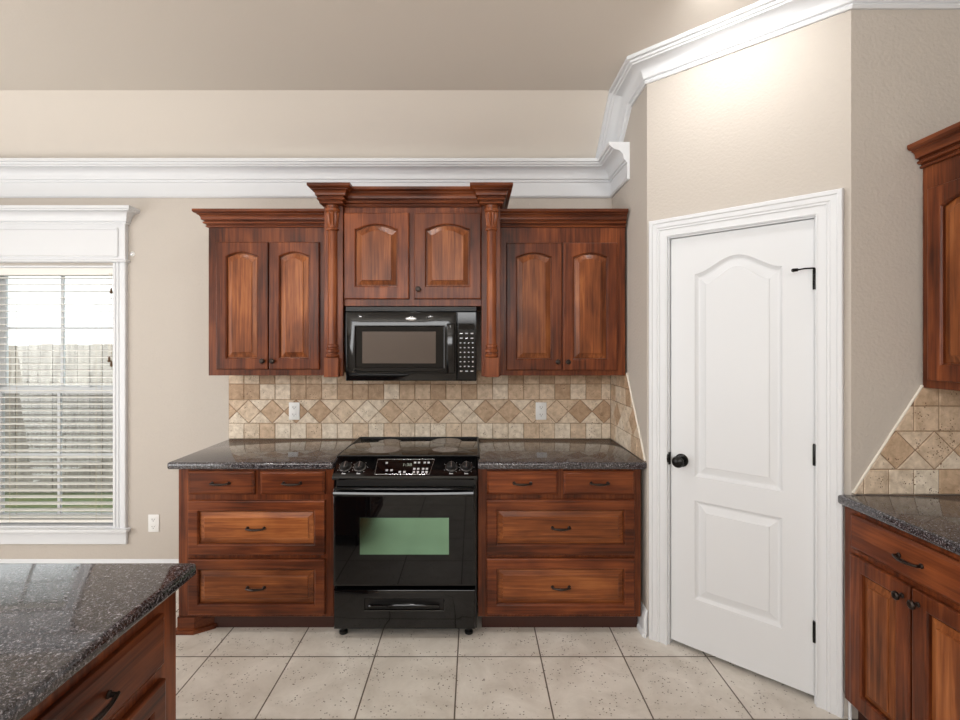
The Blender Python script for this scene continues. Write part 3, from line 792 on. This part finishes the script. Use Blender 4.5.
r = thing('curtain_hook', 'small round metal plate on the wall beside the window header', 'hook', (x, YB, z))
b = NB(); lathe(b, [(0, 0), (.016, 0), (.016, .003), (.010, .006), (.006, .008), (0, .008)], (0, 0, 0), (0, -1, 0), 20); obj('mount_plate', b, M_PLATE, r)
b = NB(); lathe(b, [(0, .007), (.006, .007), (.007, .012), (0, .014)], (0, 0, 0), (0, -1, 0), 14); obj('post', b, M_STEEL, r)

# ------------------------------------------------------------------ window
wn = thing('window_1', 'white double window with tall header and blinds', 'window', (0, 0, 0), kind='structure')
# jamb liner and mullion
b = NB()
box(b, WX0, WX1, YB - .001, YB + TH, WZ1 - .012, WZ1); box(b, WX0, WX1, YB - .001, YB + TH, WZ0, WZ0 + .012); box(b, WX1 - .012, WX1, YB - .001, YB + TH, WZ0, WZ1); box(b, WX0, WX0 + .012, YB - .001, YB + TH, WZ0, WZ1)
MU0, MU1 = -3.338, -3.268
box(b, MU0, MU1, YB - .012, YB + TH, WZ0, WZ1, .002)
obj('window_frame', b, M_TRIM, wn, smooth=False)
# casing legs, fluted
CX = WX1 - .004
FL = [(0, 0), (.016, 0), (.019, .004), (.019, .016), (.012, .021), (.019, .026), (.019, .038), (.012, .043), (.019, .048), (.019, .062), (.024, .066), (.024, .084), (.02, .088), (0, .088)]
HZ0 = 2.085
b = NB(); sweep(b, [(CX, YB, WZ0 + .004), (CX, YB, HZ0 + .02)], [((0, -1, 0), (1, 0, 0))], FL); obj('window_casing', b, M_TRIM, wn)
b = NB(); sweep(b, [(WX0 + .004, YB, WZ0 + .004), (WX0 + .004, YB, HZ0 + .02)], [((0, -1, 0), (-1, 0, 0))], FL); obj('window_casing', b, M_TRIM, wn)
HX1 = CX + .092; HX0 = WX0 + .004 - .092
b = NB()
box(b, HX0, HX1, YB - .032, YB, HZ0, 2.345, .002)
zc0 = 2.335
pts = [(HX0, YB, zc0), (HX0, YB - .03, zc0), (HX1, YB - .03, zc0), (HX1, YB, zc0)]
sweep(b, pts, sides(pts), [(0, 0), (.010, 0), (.014, .008), (.010, .014), (.018, .018)] + arc(.02, .022, .066, .076) + [(.07, .084), (.078, .086), (.078, .104), (0, .104)])
pts = [(HX0, YB, HZ0 + .0), (HX0, YB - .03, HZ0 + .0), (HX1, YB - .03, HZ0), (HX1, YB, HZ0)]
sweep(b, pts, sides(pts), [(0, 0), (.006, 0), (.013, .006), (.013, .014), (.006, .02), (0, .02)])
# raised rectangular moulding on the header board
fx0, fx1, fz0, fz1 = HX0 + .06, HX1 - .05, 2.125, 2.305
for a_, c_, up_ in (((fx0, fz0), (fx1, fz0), 'h'), ((fx0, fz1), (fx1, fz1), 'h'), ((fx0, fz0), (fx0, fz1), 'v'), ((fx1, fz0), (fx1, fz1), 'v')):
    tube(b, [(a_[0], YB - .033, a_[1]), (c_[0], YB - .033, c_[1])], .008, 8)
obj('window_header', b, M_TRIM, wn)
b = NB(); box(b, HX0 - .02, HX1 + .02, YB - .05, YB + .06, WZ0 - .02, WZ0 + .004, .006, 2)
obj('window_sill', b, M_TRIM, wn)
b = NB(); box(b, HX0, HX1, YB - .02, YB, .222, WZ0 - .021, .004); obj('window_apron', b, M_TRIM, wn)
units = ((MU1, WX1 - .012), (WX0 + .012, MU0))
ZMID = 1.228
for ux0, ux1 in units:
    for lo_, z0_, z1_, yy, hmid in ((0, ZMID - .01, WZ1 - .012, YB + .108, 1.655), (1, WZ0 + .012, ZMID + .025, YB + .082, .79)):
        b = NB(); fw = .042
        box(b, ux0, ux0 + fw * 1.15, yy, yy + .026, z0_, z1_); box(b, ux1 - fw * 1.15, ux1, yy, yy + .026, z0_, z1_); box(b, ux0 + .01, ux1 - .01, yy + .001, yy + .025, z0_ + .001, z0_ + (fw if lo_ == 0 else .055)); box(b, ux0 + .01, ux1 - .01, yy + .001, yy + .025, z1_ - fw, z1_ - .001)
        xm = (ux0 + ux1) / 2 + .0
        box(b, xm - .009, xm + .009, yy + .004, yy + .022, z0_ + .01, z1_ - .01); box(b, ux0 + .01, ux1 - .01, yy + .005, yy + .021, hmid - .009, hmid + .009)
        sh = obj('window_sash', b, M_TRIM, wn, smooth=False)
        b = NB(); box(b, ux0 + .01, ux1 - .01, yy + .012, yy + .014, z0_ + .01, z1_ - .01); obj('pane', b, M_PANE, sh, smooth=False)
        if lo_:
            b = NB(); vs = [b.verts.new(p) for p in ((ux0, yy + .05, z0_), (ux1, yy + .05, z0_), (ux1, yy + .05, z1_), (ux0, yy + .05, z1_))]; b.faces.new(vs); obj('insect_screen', b, M_SCREEN, sh, smooth=False)
            b = NB(); box(b, xm + .16, xm + .22, yy - .012, yy + .01, z1_ - .004, z1_ + .012, .003); obj('sash_lock', b, M_TRIM, sh)
def blind(label, ux0, ux1):
    r = thing('window_blind', label, 'blind', ((ux0 + ux1) / 2, YB + .04, 0))
    h = (ux1 - ux0) / 2 - .006
    b = NB(); box(b, -h, h, -.03, .03, WZ1 - .062, WZ1 - .013, .003); obj('head_rail', b, M_BLIND, r)
    b = NB()
    zt_, zb_ = WZ1 - .078, WZ0 + .062
    k = int((zt_ - zb_) / .0445)
    for i in range(k + 1):
        z = zt_ - i * .0445
        rings(b, [[(x, -.028, z - .002), (x, 0, z + .000), (x, .028, z - .002), (x, .028, z + .0015), (x, 0, z + .0035), (x, -.028, z + .0015)] for x in (-h, h)])
    obj('slat', b, M_BLIND, r, smooth=False).name = 'slat_stack'
    b = NB(); box(b, -h, h, -.025, .025, WZ0 + .028, WZ0 + .046, .003); obj('bottom_rail', b, M_BLIND, r)
    for x in (-h * .62, h * .72):
        b = NB()
        for y in (-.025, .025): tube(b, [(x, y, WZ1 - .05), (x, y, WZ0 + .03)], .0008, 5)
        obj('ladder_cord', b, M_CORD, r)
    for x, zz in ((h - .012, 1.90), (h - .026, 1.445), (h - .012, 1.415)):
        b = NB(); tube(b, [(x, -.034, WZ1 - .05), (x, -.035, zz + .02)], .001, 5); c = obj('pull_cord', b, M_CORD, r)
        b = NB(); lathe(b, [(0, .022), (.004, .02), (.009, -.012), (.008, -.018), (0, -.02)], (x, -.035, zz), (0, 0, 1), 10); obj('tassel', b, M_TASSEL, c)
    return r
blind('white slatted blind in the window bay beside the fluted casing', MU1, WX1 - .012)
blind('white slatted blind in the far window bay past the mullion', WX0 + .012, MU0)

# ------------------------------------------------------------------ outdoors
b = NB(); box(b, -14, 4, YB + TH + .02, 12, -.35, -.18); tag(obj('lawn', b, M_LAWN, smooth=False), 'grassy back yard outside the window', 'lawn', kind='structure')
fn = thing('fence', 'weathered wooden picket privacy fence outside the window', 'fence', (-6, 5.7, -.18))
b = NB(); x = -6.0
while x < 5:
    t = random.uniform(0, .006); box(b, x, x + .135, t, t + .018, .02, 1.72 + random.uniform(-.01, .01)); x += .143
obj('picket_row', b, M_FENCE, fn, smooth=False)
for zz in (.35, 1.35):
    b = NB(); box(b, -6, 5, .03, .068, zz, zz + .09); obj('rail', b, M_FENCE, fn, smooth=False)
for k in range(5):
    b = NB(); box(b, -6 + k * 2.4, -5.91 + k * 2.4, .03, .12, 0, 1.7); obj('post', b, M_FENCE, fn, smooth=False)

# ------------------------------------------------------------------ groups of repeats
GROUPS = {'upper_cabinet': 'wooden wall cabinets', 'base_cabinet': 'wooden base cabinets', 'countertop': 'dark granite countertops',
          'tile_backsplash': 'travertine tile backsplashes', 'wall_outlet': 'white wall outlets', 'window_blind': 'white slatted window blinds'}
for o in list(SC.objects):
    k = o.name.split('.')[0]
    if o.parent is None and k in GROUPS: o['group'] = GROUPS[k]
